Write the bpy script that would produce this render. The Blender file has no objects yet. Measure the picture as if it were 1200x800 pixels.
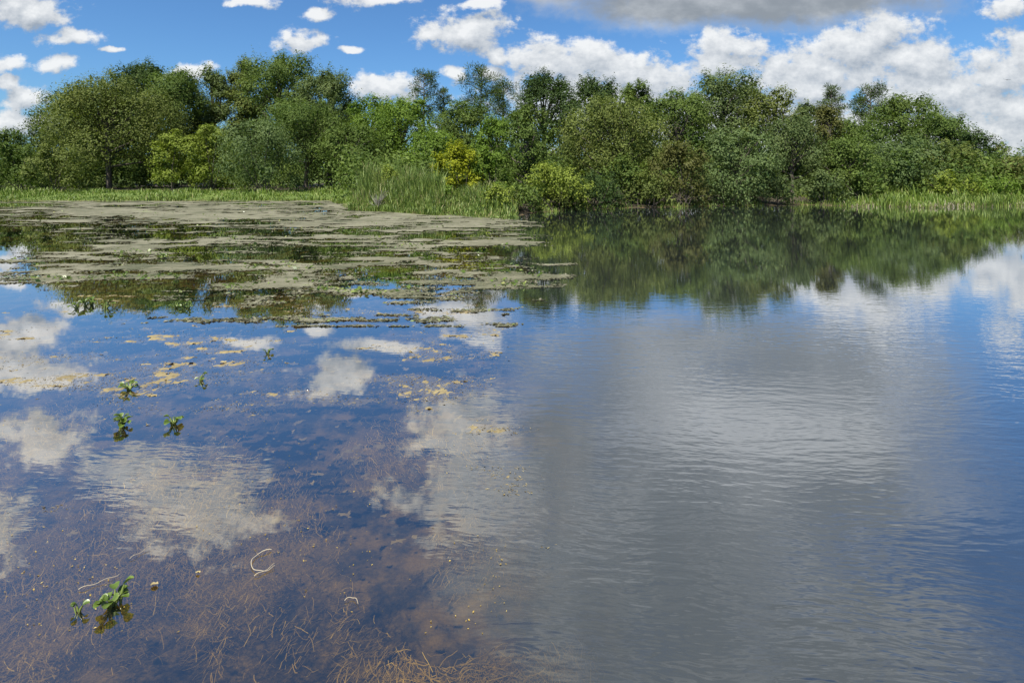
import bpy, math, random
import numpy as np

# ------------------------------------------------------------------ camera, sky, sun, exposure
scene = bpy.context.scene
COL = scene.collection
F, U0, VH, CAMZ = 638.0, 600.0, 202.0, 1.7      # focal length in photo pixels, centre column, horizon row, eye height

cam_d = bpy.data.cameras.new('camera'); cam = bpy.data.objects.new('camera', cam_d); COL.objects.link(cam)
cam_d.sensor_width = 36.0
cam_d.lens = 36.0 * F / 1200.0
cam_d.shift_y = -(400.0 - VH) / 1200.0
cam_d.clip_start = 0.05; cam_d.clip_end = 6000
cam.location = (0, 0, CAMZ); cam.rotation_euler = (math.radians(90), 0, 0)
scene.camera = cam

SUN_EL, SUN_AZ = math.radians(58), math.radians(207)     # azimuth clockwise from +Y (behind the camera, a little left)
sun_d = bpy.data.lights.new('sun', 'SUN'); sun = bpy.data.objects.new('sun', sun_d); COL.objects.link(sun)
sun_d.energy = 5.0; sun_d.angle = math.radians(0.5); sun_d.color = (1.0, 0.95, 0.86)
sun.rotation_euler = (math.radians(90) - SUN_EL, 0, math.pi - SUN_AZ + 0.0)
import mathutils
sdir = mathutils.Vector((math.sin(SUN_AZ) * math.cos(SUN_EL), math.cos(SUN_AZ) * math.cos(SUN_EL), math.sin(SUN_EL)))
sun.rotation_euler = sdir.to_track_quat('Z', 'Y').to_euler()

scene.view_settings.view_transform = 'Standard'
scene.view_settings.look = 'None'
scene.view_settings.exposure = 0.6
scene.view_settings.gamma = 1.0
cy = scene.cycles
cy.max_bounces = 6; cy.diffuse_bounces = 2; cy.glossy_bounces = 3; cy.transmission_bounces = 3; cy.transparent_max_bounces = 6
cy.caustics_reflective = False; cy.caustics_refractive = False


class NT:
    """small helper for writing node trees"""
    def __init__(self, tree):
        self.t = tree; self.n = tree.nodes; self.l = tree.links
    def new(self, typ, **kw):
        nd = self.n.new(typ)
        for k, v in kw.items(): setattr(nd, k, v)
        return nd
    def put(self, sock, v):
        if isinstance(v, bpy.types.NodeSocket): self.l.new(v, sock)
        else: sock.default_value = v
    def m(self, op, a, b=None, c=None, clamp=False):
        nd = self.new('ShaderNodeMath', operation=op, use_clamp=clamp)
        self.put(nd.inputs[0], a)
        if b is not None: self.put(nd.inputs[1], b)
        if c is not None: self.put(nd.inputs[2], c)
        return nd.outputs[0]
    def v(self, op, a, b=None, c=None):
        nd = self.new('ShaderNodeVectorMath', operation=op)
        self.put(nd.inputs[0], a)
        if b is not None: self.put(nd.inputs[1], b)
        if c is not None: self.put(nd.inputs[2], c)
        return nd.outputs['Value'] if op in ('LENGTH', 'DOT_PRODUCT') else nd.outputs[0]
    def noise(self, vec, scale, detail=4.0, rough=0.55, lac=2.0, out='Fac'):
        nd = self.new('ShaderNodeTexNoise')
        if vec is not None: self.put(nd.inputs['Vector'], vec)
        self.put(nd.inputs['Scale'], scale); self.put(nd.inputs['Detail'], detail)
        self.put(nd.inputs['Roughness'], rough); self.put(nd.inputs['Lacunarity'], lac)
        return nd.outputs[out]
    def ramp(self, x, lo, hi, smooth=True, a=0.0, b=1.0):
        nd = self.new('ShaderNodeMapRange', interpolation_type='SMOOTHSTEP' if smooth else 'LINEAR')
        self.put(nd.inputs[0], x); self.put(nd.inputs[1], lo); self.put(nd.inputs[2], hi)
        self.put(nd.inputs[3], a); self.put(nd.inputs[4], b)
        return nd.outputs[0]
    def mix(self, f, a, b):
        nd = self.new('ShaderNodeMix', data_type='RGBA')
        self.put(nd.inputs[0], f); self.put(nd.inputs[6], a); self.put(nd.inputs[7], b)
        return nd.outputs[2]


# ---- clouds: directions given on the sphere of the sky (ru, rv = half width and height)
CLOUDS = [  # small fair-weather cumulus
    (38, 14, 50, 22), (14, 2, 40, 20), (85, 47, 38, 12), (14, 78, 28, 13), (66, 80, 22, 12), (28, 118, 32, 14), (8, 98, 20, 12),
    (352, 47, 40, 14), (334, 40, 16, 12), (290, 1, 28, 8), (372, 13, 18, 8), (419, 57, 16, 5), (505, 38, 22, 12), (545, 40, 58, 24),
    (582, 64, 22, 14), (527, 86, 18, 11), (578, 84, 26, 11), (455, 104, 42, 20), (440, -4, 60, 10), (560, 6, 30, 9), (20, 146, 50, 14),
    (215, 84, 30, 12), (130, 60, 14, 4),
    (25, -30, 75, 30), (392, -36, 46, 30), (50, -108, 62, 36), (160, -150, 60, 34), (225, -185, 90, 62), (545, -100, 66, 46), (555, -180, 95, 60),
    (-80, 60, 60, 30), (-160, -40, 90, 50), (-60, -220, 90, 60),
    # the cumulus bank on the right
    (640, 70, 60, 26), (720, 86, 80, 30), (688, 62, 46, 20), (775, 96, 44, 24), (862, 56, 46, 22), (842, 76, 54, 24), (960, 78, 96, 40),
    (1000, 58, 76, 32), (1035, 36, 54, 26), (1100, 112, 120, 48), (1165, 86, 70, 36), (1195, 132, 70, 40), (930, 104, 90, 36), (1180, 12, 24, 16),
    (900, 150, 340, 56), (700, 118, 130, 46), (1110, 160, 170, 60), (1060, 70, 90, 40), (1300, 90, 90, 60), (1280, -60, 60, 60), (1210, 60, 60, 24)]
GREY = [  # the thick grey-based cloud overhead on the right
    (850, 4, 200, 32), (800, 12, 120, 22), (970, -4, 110, 32), (660, -8, 70, 16), (870, -60, 260, 70), (980, -40, 160, 60),
    (840, -170, 260, 120), (760, -270, 220, 150), (660, -130, 60, 80), (960, -130, 170, 90), (1000, -330, 160, 70), (900, -420, 300, 90)]

def px_dir(u, v): return ((u - U0) / F, (VH - v) / F, 0.0)

def cloud_group(name, blobs, nscale, amp, fill=1.05):
    g = bpy.data.node_groups.new(name, 'ShaderNodeTree')
    g.interface.new_socket('Vector', in_out='INPUT', socket_type='NodeSocketVector')
    g.interface.new_socket('Density', in_out='OUTPUT', socket_type='NodeSocketFloat')
    k = NT(g); gi = k.new('NodeGroupInput'); go = k.new('NodeGroupOutput')
    p = gi.outputs[0]
    w = k.noise(p, nscale * 0.55, 3.0, 0.5, out='Color')
    w = k.v('SUBTRACT', w, (0.5, 0.5, 0.5)); w = k.v('MULTIPLY', w, (0.075, 0.05, 0.0))
    q = k.v('ADD', p, w)
    q = k.v('MULTIPLY', q, (1, 1, 0))
    acc = None
    for (u, v, ru, rv) in blobs:
        c = px_dir(u, v); ix, iy = F / ru, F / rv
        d = k.v('MULTIPLY_ADD', q, (ix, iy, 0), (-c[0] * ix, -c[1] * iy, 0))
        d = k.v('LENGTH', d)
        acc = d if acc is None else k.m('SMOOTH_MIN', acc, d, 0.25)
    e = k.m('SUBTRACT', fill, acc)
    e = k.m('MAXIMUM', e, -1.5)
    n = k.noise(k.v('MULTIPLY', p, (1.0, 1.5, 1.0)), nscale, 8.0, 0.64)
    n = k.m('MULTIPLY_ADD', n, amp, -0.5 * amp)
    n = k.m('ADD', n, k.m('MULTIPLY_ADD', k.noise(p, 48.0, 4.0, 0.6), .34 * amp, -.17 * amp))
    k.l.new(k.m('ADD', e, n), go.inputs[0])
    return g

world = bpy.data.worlds.new('World'); scene.world = world; world.use_nodes = True
wt = NT(world.node_tree); wt.n.clear()
sky = wt.new('ShaderNodeTexSky', sky_type='NISHITA')
sky.sun_disc = False; sky.sun_elevation = SUN_EL; sky.sun_rotation = SUN_AZ
sky.air_density = 1.0; sky.dust_density = 0.9; sky.ozone_density = 4.0; sky.altitude = 0
tc = wt.new('ShaderNodeTexCoord')
sep = wt.new('ShaderNodeSeparateXYZ'); wt.l.new(tc.outputs['Generated'], sep.inputs[0])
ya = wt.m('MAXIMUM', wt.m('ABSOLUTE', sep.outputs[1]), 0.12)
cx = wt.m('DIVIDE', sep.outputs[0], ya); cz = wt.m('DIVIDE', wt.m('MAXIMUM', sep.outputs[2], 0.0), ya)
cmb = wt.new('ShaderNodeCombineXYZ'); wt.l.new(cx, cmb.inputs[0]); wt.l.new(cz, cmb.inputs[1])
P = cmb.outputs[0]
G1 = cloud_group('cumulus', CLOUDS, 15.0, 2.7, 1.15)
G2 = cloud_group('grey_cloud', GREY, 6.0, 1.3, 1.35)
def use(g, vec):
    nd = wt.new('ShaderNodeGroup'); nd.node_tree = g; wt.l.new(vec, nd.inputs[0]); return nd.outputs[0]
PO = wt.v('ADD', P, (-0.008, 0.024, 0))
d1, d1o = use(G1, P), use(G1, PO)
d2 = use(G2, P)
nz = wt.noise(wt.v('MULTIPLY', P, (1.0, 1.8, 1.0)), 5.0, 7.0, 0.6)
a1 = wt.ramp(d1, 0.0, 0.6)
a2 = wt.ramp(d2, 0.0, 0.9)
lit1 = wt.m('MULTIPLY_ADD', wt.m('SUBTRACT', d1, d1o), 0.55, 0.50, clamp=True)
bc = px_dir(885, -95); bx, by = F / 190, F / 55
glow = wt.ramp(wt.v('LENGTH', wt.v('MULTIPLY_ADD', P, (bx, by, 0), (-bc[0] * bx, -bc[1] * by, 0))), 1.2, .1)   # thinner, brighter middle of the cloud
lit2 = wt.m('ADD', wt.m('MULTIPLY', wt.ramp(nz, .42, .70), .55), wt.m('MULTIPLY', glow, .9), clamp=True)
lit2 = wt.m('ADD', lit2, wt.ramp(d2, .75, .05, True, 0.0, .5), clamp=True)
c1 = wt.mix(lit1, (2.1, 2.45, 2.9, 1), (5.5, 5.6, 5.65, 1))
c2 = wt.mix(lit2, (1.75, 1.95, 2.15, 1), (4.6, 4.8, 5.0, 1))
skyc = wt.v('MULTIPLY', sky.outputs[0], (0.45, 0.68, 0.87))
col = wt.mix(wt.m('MULTIPLY', a1, 0.96), skyc, c1)
col = wt.mix(wt.m('MULTIPLY', a2, 0.95), col, c2)
bg = wt.new('ShaderNodeBackground'); wt.l.new(col, bg.inputs[0]); bg.inputs[1].default_value = 0.11
wo = wt.new('ShaderNodeOutputWorld'); wt.l.new(bg.outputs[0], wo.inputs[0])
world.cycles.sampling_method = 'MANUAL'; world.cycles.sample_map_resolution = 512

# ------------------------------------------------------------------ helpers
def mat(name):
    m = bpy.data.materials.new(name); m.use_nodes = True
    k = NT(m.node_tree); k.n.clear()
    out = k.new('ShaderNodeOutputMaterial')
    return m, k, out

def obj(name, mesh, parent=None, loc=(0, 0, 0)):
    o = bpy.data.objects.new(name, mesh); COL.objects.link(o); o.location = loc
    if parent is not None: o.parent = parent
    return o

def tag(o, label=None, cat=None, group=None, kind=None):
    if label: o['label'] = label
    if cat: o['category'] = cat
    if group: o['group'] = group
    if kind: o['kind'] = kind
    return o

def mesh_np(name, verts, faces, material, tint=None, smooth=False):
    """verts (n,3), faces (m,k) arrays -> mesh; tint = per-vertex float attribute"""
    me = bpy.data.meshes.new(name)
    verts = np.asarray(verts, dtype=np.float32); faces = np.asarray(faces, dtype=np.int32)
    k = faces.shape[1]
    me.vertices.add(len(verts)); me.vertices.foreach_set('co', verts.ravel())
    me.loops.add(faces.size); me.loops.foreach_set('vertex_index', faces.ravel())
    me.polygons.add(len(faces))
    me.polygons.foreach_set('loop_start', np.arange(0, faces.size, k, dtype=np.int32))
    me.polygons.foreach_set('loop_total', np.full(len(faces), k, dtype=np.int32))
    if smooth: me.polygons.foreach_set('use_smooth', np.ones(len(faces), dtype=bool))
    if tint is not None:
        at = me.attributes.new('tint', 'FLOAT', 'POINT'); at.data.foreach_set('value', np.asarray(tint, dtype=np.float32))
    me.update(calc_edges=True); me.materials.append(material)
    return me

class VN:
    """tileable 2-D value noise"""
    def __init__(self, seed): self.g = np.random.default_rng(seed).random((256, 256))
    def __call__(self, x, y):
        x = np.asarray(x, float); y = np.asarray(y, float)
        xi = np.floor(x).astype(int); yi = np.floor(y).astype(int); fx = x - xi; fy = y - yi
        fx = fx * fx * (3 - 2 * fx); fy = fy * fy * (3 - 2 * fy); g = self.g
        a = g[xi % 256, yi % 256]; b = g[(xi + 1) % 256, yi % 256]; c = g[xi % 256, (yi + 1) % 256]; d = g[(xi + 1) % 256, (yi + 1) % 256]
        return (a * (1 - fx) + b * fx) * (1 - fy) + (c * (1 - fx) + d * fx) * fy
    def fbm(self, x, y, o=4):
        s = 0; a = 0.5; t = 0
        for i in range(o):
            s = s + a * self(x * 2 ** i + 17.3 * i, y * 2 ** i + 9.1 * i); t += a; a *= 0.5
        return s / t

def norm(a): return a / np.maximum(np.linalg.norm(a, axis=-1, keepdims=True), 1e-9)

def leaf_quads(c, nrm, tan, L, W):
    """diamond leaves: centres c, normals, tangents, lengths, widths"""
    t = norm(tan - (tan * nrm).sum(1, keepdims=True) * nrm); b = np.cross(nrm, t)
    L = L[:, None]; W = W[:, None]
    v = np.stack([c - t * L * .5, c + b * W * .5 - t * L * .05, c + t * L * .5 - nrm * L * .12, c - b * W * .5 - t * L * .05], 1).reshape(-1, 3)
    f = np.arange(len(v)).reshape(-1, 4)
    return v, f

def tube(path, radii, n=6):
    path = np.asarray(path, float); V = []; Fc = []
    for i, (p, r) in enumerate(zip(path, radii)):
        d = path[min(i + 1, len(path) - 1)] - path[max(i - 1, 0)]; d = d / (np.linalg.norm(d) + 1e-9)
        a = np.cross(d, (0.31, 0.94, 0.12)); a /= np.linalg.norm(a) + 1e-9; b = np.cross(d, a)
        for k in range(n):
            th = 2 * math.pi * k / n; V.append(p + r * (math.cos(th) * a + math.sin(th) * b))
    for i in range(len(path) - 1):
        for k in range(n):
            Fc.append((i * n + k, i * n + (k + 1) % n, (i + 1) * n + (k + 1) % n, (i + 1) * n + k))
    return np.array(V), np.array(Fc)

def join(parts):
    V = []; Fc = []; o = 0
    for v, f in parts: V.append(v); Fc.append(f + o); o += len(v)
    return np.concatenate(V), np.concatenate(Fc)

# ------------------------------------------------------------------ materials
def leaf_mat(name, dark, light, alt, trans=0.3, gloss=0.12):
    m, k, out = mat(name)
    at = k.new('ShaderNodeAttribute', attribute_name='tint')
    geo = k.new('ShaderNodeNewGeometry')
    n = k.noise(geo.outputs['Position'], 0.55, 3.0, 0.6)
    f = k.m('ADD', at.outputs['Fac'], k.m('MULTIPLY_ADD', n, 0.9, -0.45), clamp=True)
    c = k.mix(f, (*dark, 1), (*light, 1))
    n2 = k.ramp(k.noise(geo.outputs['Position'], 0.33, 2.0, 0.5), 0.55, 0.75)
    c = k.mix(k.m('MULTIPLY', n2, 0.6), c, (*alt, 1))
    d = k.new('ShaderNodeBsdfPrincipled'); k.put(d.inputs['Base Color'], c)
    d.inputs['Roughness'].default_value = 0.6; d.inputs['Specular IOR Level'].default_value = gloss
    t = k.new('ShaderNodeBsdfTranslucent'); k.put(t.inputs['Color'], k.v('MULTIPLY', c, (1.15, 1.25, 0.6)))
    mx = k.new('ShaderNodeMixShader'); mx.inputs[0].default_value = trans
    k.l.new(d.outputs[0], mx.inputs[1]); k.l.new(t.outputs[0], mx.inputs[2]); k.l.new(mx.outputs[0], out.inputs[0])
    return m

LM = {
    'dark':   leaf_mat('leaf_dark_green', (0.026, 0.051, 0.015), (0.090, 0.134, 0.037), (0.073, 0.108, 0.031)),
    'oak':    leaf_mat('leaf_oak_green', (0.046, 0.084, 0.018), (0.165, 0.220, 0.048), (0.138, 0.176, 0.042)),
    'olive':  leaf_mat('leaf_olive', (0.064, 0.090, 0.020), (0.215, 0.248, 0.064), (0.182, 0.198, 0.051)),
    'grey':   leaf_mat('leaf_grey_green', (0.055, 0.088, 0.029), (0.176, 0.220, 0.077), (0.143, 0.182, 0.057)),
    'silver': leaf_mat('leaf_silver_green', (0.057, 0.097, 0.031), (0.187, 0.242, 0.088), (0.143, 0.196, 0.064)),
    'bright': leaf_mat('leaf_bright_green', (0.064, 0.119, 0.015), (0.209, 0.297, 0.046), (0.171, 0.237, 0.037)),
    'lime':   leaf_mat('leaf_yellow_green', (0.105, 0.143, 0.018), (0.297, 0.352, 0.061), (0.220, 0.275, 0.048)),
    'gold':   leaf_mat('leaf_golden', (0.132, 0.154, 0.011), (0.374, 0.396, 0.026), (0.231, 0.297, 0.033)),
    'pine':   leaf_mat('needle_green', (0.033, 0.062, 0.015), (0.110, 0.154, 0.033), (0.086, 0.116, 0.026), 0.2),
    'rust':   leaf_mat('leaf_rusty', (0.066, 0.073, 0.020), (0.182, 0.182, 0.055), (0.132, 0.154, 0.040)),
}
def bark_mat(name, a, b):
    m, k, out = mat(name)
    tcn = k.new('ShaderNodeTexCoord')
    n = k.noise(k.v('MULTIPLY', tcn.outputs['Object'], (6, 6, 1.2)), 2.0, 5.0, 0.65)
    d = k.new('ShaderNodeBsdfPrincipled'); k.put(d.inputs['Base Color'], k.mix(k.ramp(n, .3, .7), (*a, 1), (*b, 1)))
    d.inputs['Roughness'].default_value = 0.9
    bp = k.new('ShaderNodeBump'); bp.inputs['Strength'].default_value = .6; bp.inputs['Distance'].default_value = .03
    k.l.new(n, bp.inputs['Height']); k.l.new(bp.outputs[0], d.inputs['Normal']); k.l.new(d.outputs[0], out.inputs[0])
    return m
BARK = bark_mat('bark', (.045, .036, .028), (.15, .125, .10))
BARK_PALE = bark_mat('bark_pale', (.16, .145, .12), (.36, .33, .28))

def blade_mat(name, a, b, dry):
    m, k, out = mat(name)
    at = k.new('ShaderNodeAttribute', attribute_name='tint')
    geo = k.new('ShaderNodeNewGeometry')
    n = k.noise(geo.outputs['Position'], 1.1, 3.0, 0.6)
    f = k.m('ADD', at.outputs['Fac'], k.m('MULTIPLY_ADD', n, 0.7, -0.35), clamp=True)
    c = k.mix(k.ramp(f, 0, .75), (*a, 1), (*b, 1)); c = k.mix(k.ramp(f, .82, 1.0), c, (*dry, 1))
    d = k.new('ShaderNodeBsdfPrincipled'); k.put(d.inputs['Base Color'], c); d.inputs['Roughness'].default_value = .55
    t = k.new('ShaderNodeBsdfTranslucent'); k.put(t.inputs['Color'], c)
    mx = k.new('ShaderNodeMixShader'); mx.inputs[0].default_value = .3
    k.l.new(d.outputs[0], mx.inputs[1]); k.l.new(t.outputs[0], mx.inputs[2]); k.l.new(mx.outputs[0], out.inputs[0])
    return m
REED = blade_mat('reed_blade', (.080, .140, .022), (.230, .310, .062), (.36, .32, .14))
GRASS = blade_mat('grass_blade', (.085, .145, .018), (.200, .280, .040), (.280, .280, .090))
DRY = blade_mat('dry_stalk', (.16, .12, .07), (.34, .27, .18), (.48, .42, .32))

# ground
GROUND, k, out = mat('ground_soil_and_grass')
geo = k.new('ShaderNodeNewGeometry'); sp = k.new('ShaderNodeSeparateXYZ'); k.l.new(geo.outputs['Position'], sp.inputs[0])
n = k.noise(geo.outputs['Position'], 0.8, 6.0, .65); n2 = k.noise(geo.outputs['Position'], 7.0, 4.0, .6)
g = k.mix(k.ramp(n, .35, .65), (.070, .115, .018, 1), (.150, .210, .034, 1))
g = k.mix(k.ramp(n2, .5, .75), g, (.18, .19, .05, 1))
nb = k.noise(k.v('MULTIPLY', geo.outputs['Position'], (1, 1, 1)), 2.6, 8.0, .7)
bed = k.mix(k.ramp(nb, .38, .66), (.020, .017, .010, 1), (.190, .130, .045, 1))
litter = k.mix(k.ramp(n2, .3, .7), (.030, .024, .014, 1), (.085, .066, .038, 1))
xn = k.m('ADD', sp.outputs[0], k.m('MULTIPLY_ADD', n, 3.0, -1.5))
wood = k.m('MULTIPLY', k.ramp(xn, -7.5, -6.0), k.ramp(xn, 18.5, 17.0))          # leaf litter under the trees of the right shore
wood = k.m('MAXIMUM', wood, k.m('MULTIPLY', k.ramp(sp.outputs[1], 42.0, 44.0), k.ramp(sp.outputs[1], 75.0, 66.0)))
g = k.mix(wood, g, litter)
zz = k.m('ADD', sp.outputs[2], k.m('MULTIPLY_ADD', n2, .12, -.06))
c = k.mix(k.ramp(zz, -0.02, 0.07), bed, g)
d = k.new('ShaderNodeBsdfPrincipled'); k.put(d.inputs['Base Color'], c); d.inputs['Roughness'].default_value = .95
bp = k.new('ShaderNodeBump'); bp.inputs['Strength'].default_value = .7; bp.inputs['Distance'].default_value = .05
k.l.new(n2, bp.inputs['Height']); k.l.new(bp.outputs[0], d.inputs['Normal']); k.l.new(d.outputs[0], out.inputs[0])

# water: mirror by Fresnel over clear-to-murky water; ripples differ from place to place
WATER, k, out = mat('pond_water')
geo = k.new('ShaderNodeNewGeometry'); pos = geo.outputs['Position']
sp = k.new('ShaderNodeSeparateXYZ'); k.l.new(pos, sp.inputs[0])
wob = k.m('MULTIPLY_ADD', k.noise(pos, .6, 4.0), 2.6, -1.3)
east = k.ramp(k.m('ADD', sp.outputs[0], wob), -0.7, 0.7)           # breezy open water to the right, calm weed-bound water to the left
patch = k.ramp(k.noise(k.v('MULTIPLY', pos, (.35, .6, 1)), 1.0, 3.0, .5), .32, .66)
warp = k.v('MULTIPLY', k.v('SUBTRACT', k.noise(pos, .9, 2.0, out='Color'), (.5, .5, .5)), (.25, .25, 0))
pw = k.v('ADD', pos, warp)
rot = k.new('ShaderNodeVectorRotate', rotation_type='Z_AXIS'); k.l.new(pw, rot.inputs['Vector']); rot.inputs['Angle'].default_value = math.radians(6)
w1 = k.noise(k.v('MULTIPLY', rot.outputs[0], (5.5, 19.0, 1)), 1.0, 2.0, .5)
w2 = k.noise(k.v('MULTIPLY', pw, (2.4, 7.5, 1)), 1.0, 2.0, .5)
w3 = k.noise(k.v('MULTIPLY', pw, (13.0, 38.0, 1)), 1.0, 1.0, .5)
hgt = k.m('MULTIPLY_ADD', w2, .9, w1)
hgt = k.m('MULTIPLY_ADD', w3, .22, hgt)
lee = k.ramp(sp.outputs[1], 3.6, 8.5, True, 1.0, .15)              # calmer in the lee of the far trees
amp_e = k.m('MULTIPLY', k.m('MULTIPLY', east, lee), k.m('MULTIPLY_ADD', patch, .75, .45))
# a fish-ring stretch of ripples on the calm side
rd = k.v('LENGTH', k.v('MULTIPLY', k.v('SUBTRACT', pos, (-1.95, 3.05, 0)), (1.0, 1.25, 0)))
ring = k.ramp(rd, .95, .25)
amp_w = k.m('MULTIPLY', k.m('SUBTRACT', 1.0, east), k.m('MULTIPLY_ADD', ring, .42, .035))
amp = k.m('ADD', amp_e, amp_w)
hh = k.m('MULTIPLY', hgt, amp)
bp = k.new('ShaderNodeBump'); bp.inputs['Strength'].default_value = 1.0; bp.inputs['Distance'].default_value = .0024
k.l.new(hh, bp.inputs['Height'])
gl = k.new('ShaderNodeBsdfGlossy'); gl.inputs['Roughness'].default_value = .004; gl.inputs['Color'].default_value = (1, 1, 1, 1)
k.l.new(bp.outputs[0], gl.inputs['Normal'])
lw = k.new('ShaderNodeLayerWeight'); lw.inputs['Blend'].default_value = .5; k.l.new(bp.outputs[0], lw.inputs['Normal'])
refl = k.m('MULTIPLY_ADD', k.m('POWER', lw.outputs['Facing'], 1.6), .90, .08)      # rises towards grazing view as Fresnel does
tr = k.new('ShaderNodeBsdfTransparent'); tr.inputs['Color'].default_value = (.92, .84, .56, 1)
mk = k.new('ShaderNodeBsdfDiffuse'); mk.inputs['Color'].default_value = (.030, .036, .038, 1)
mm = k.new('ShaderNodeMixShader'); k.put(mm.inputs[0], k.m('MULTIPLY_ADD', east, .72, .16))
k.l.new(tr.outputs[0], mm.inputs[1]); k.l.new(mk.outputs[0], mm.inputs[2])
mx = k.new('ShaderNodeMixShader'); k.put(mx.inputs[0], refl)
k.l.new(mm.outputs[0], mx.inputs[1]); k.l.new(gl.outputs[0], mx.inputs[2]); k.l.new(mx.outputs[0], out.inputs[0])

def tint_mat(name, stops, rough=.8, nscale=6.0, namp=.5, trans=0.0):
    m, k, out = mat(name)
    at = k.new('ShaderNodeAttribute', attribute_name='tint'); geo = k.new('ShaderNodeNewGeometry')
    n = k.noise(k.v('MULTIPLY', geo.outputs['Position'], nscale if isinstance(nscale, tuple) else (nscale,) * 3), 1.0, 5.0, .65)
    f = k.m('ADD', at.outputs['Fac'], k.m('MULTIPLY_ADD', n, namp, -namp / 2), clamp=True)
    cr = k.new('ShaderNodeValToRGB'); k.l.new(f, cr.inputs[0])
    while len(cr.color_ramp.elements) < len(stops): cr.color_ramp.elements.new(.5)
    for e, (p, c) in zip(cr.color_ramp.elements, stops): e.position = p; e.color = (*c, 1)
    d = k.new('ShaderNodeBsdfPrincipled'); k.l.new(cr.outputs[0], d.inputs['Base Color']); d.inputs['Roughness'].default_value = rough
    if trans:
        t = k.new('ShaderNodeBsdfTranslucent'); k.l.new(cr.outputs[0], t.inputs['Color'])
        x = k.new('ShaderNodeMixShader'); x.inputs[0].default_value = trans
        k.l.new(d.outputs[0], x.inputs[1]); k.l.new(t.outputs[0], x.inputs[2]); k.l.new(x.outputs[0], out.inputs[0])
    else: k.l.new(d.outputs[0], out.inputs[0])
    return m
MAT_ALGAE = tint_mat('topped_out_weed_mat', [(0, (.022, .026, .010)), (.3, (.070, .074, .032)), (.62, (.150, .140, .082)), (.88, (.215, .20, .132)), (1, (.16, .20, .05))], .9, (1.1, 4.6, 1.0), 1.5)
TAN_ALGAE = tint_mat('tan_filament_algae', [(0, (.10, .078, .040)), (.5, (.235, .185, .088)), (1, (.40, .32, .14))], .8, 5.0, .5)
BROWN_WEED = tint_mat('brown_submerged_weed', [(0, (.085, .058, .008)), (.5, (.31, .205, .035)), (1, (.60, .44, .11))], .8, 5.0, .5)
TWIG = tint_mat('pale_twig', [(0, (.28, .22, .13)), (1, (.55, .47, .33))], .8)
HYA = tint_mat('hyacinth_leaf', [(0, (.045, .085, .014)), (.5, (.125, .190, .030)), (.85, (.28, .34, .09)), (1, (.32, .27, .12))], .32, 18.0, .6, .3)
ROOT = tint_mat('dark_root', [(0, (.015, .012, .010)), (1, (.04, .03, .025))], .9)

# ------------------------------------------------------------------ the setting: ground, water
def W(u, D): return (u - U0) / F * D
def Dv(v): return CAMZ * F / (v - VH)
SH = [(-900, 233), (-300, 235), (0, 236.0), (200, 235.6), (385, 235.6), (402, 240), (405, 244.5), (440, 247.5), (480, 249), (520, 252), (560, 254), (596, 255.5),
      (618, 251), (640, 248.5), (690, 246), (760, 243.5), (840, 241.5), (960, 240.4), (1008, 241), (1022, 243.0), (1080, 243.2), (1140, 241.8), (1200, 241), (1600, 238), (2400, 234)]
shx = np.array([W(u, Dv(v)) for u, v in SH]); shy = np.array([Dv(v) for u, v in SH])
o_ = np.argsort(shx); shx, shy = shx[o_], shy[o_]
TN = VN(5)
def shore(x): return np.interp(x, shx, shy) + (TN.fbm(np.asarray(x) * .9, np.zeros_like(x) + 3.3, 3) - .5) * 1.0
def terrain(x, y):
    x = np.asarray(x, float); y = np.asarray(y, float)
    d = y - shore(x)
    n = TN.fbm(x * .35 + 40, y * .35 + 7, 4) - .5
    land = np.minimum(.28, .01 + d * .07) + n * .18 * np.clip(d / 3, 0, 1)
    wat = -np.minimum(1.4, .02 - d * .16) + n * .12
    z = np.where(d > 0, land, wat)
    near = np.minimum(.55, .55 - .62 * (y - .15)) + n * .1
    near = np.where(y > 3.6, -9, near)
    return np.maximum(z, near)
gx = np.concatenate([[-3000, -900, -300, -140, -90, -65], np.arange(-50, 50.01, .5), [65, 90, 140, 300, 900, 3000]])
gy = np.concatenate([[-900, -200, -50, -15, -5], np.arange(-2, 6, .2), np.arange(6, 48, .5), [50, 55, 62, 72, 85, 100, 130, 180, 300, 700, 1500, 4000]])
X, Y = np.meshgrid(gx, gy, indexing='ij'); Z = terrain(X, Y)
nx, ny = X.shape
I = np.arange(nx * ny).reshape(nx, ny)
fc = np.stack([I[:-1, :-1], I[1:, :-1], I[1:, 1:], I[:-1, 1:]], -1).reshape(-1, 4)
ground = obj('ground', mesh_np('ground', np.stack([X, Y, Z], -1).reshape(-1, 3), fc, GROUND, smooth=True))
tag(ground, 'grassy bank and muddy bed around the pond', 'ground', kind='structure')
wx = np.linspace(-90, 110, 81); wy = np.linspace(.4, 42, 60)
X, Y = np.meshgrid(wx, wy, indexing='ij'); nx, ny = X.shape; I = np.arange(nx * ny).reshape(nx, ny)
fc = np.stack([I[:-1, :-1], I[1:, :-1], I[1:, 1:], I[:-1, 1:]], -1).reshape(-1, 4)
water = obj('water', mesh_np('water', np.stack([X, Y, X * 0], -1).reshape(-1, 3), fc, WATER, smooth=True))
tag(water, 'pond water mirroring trees and sky, calm at left and rippled at right', 'water', kind='structure')

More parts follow.
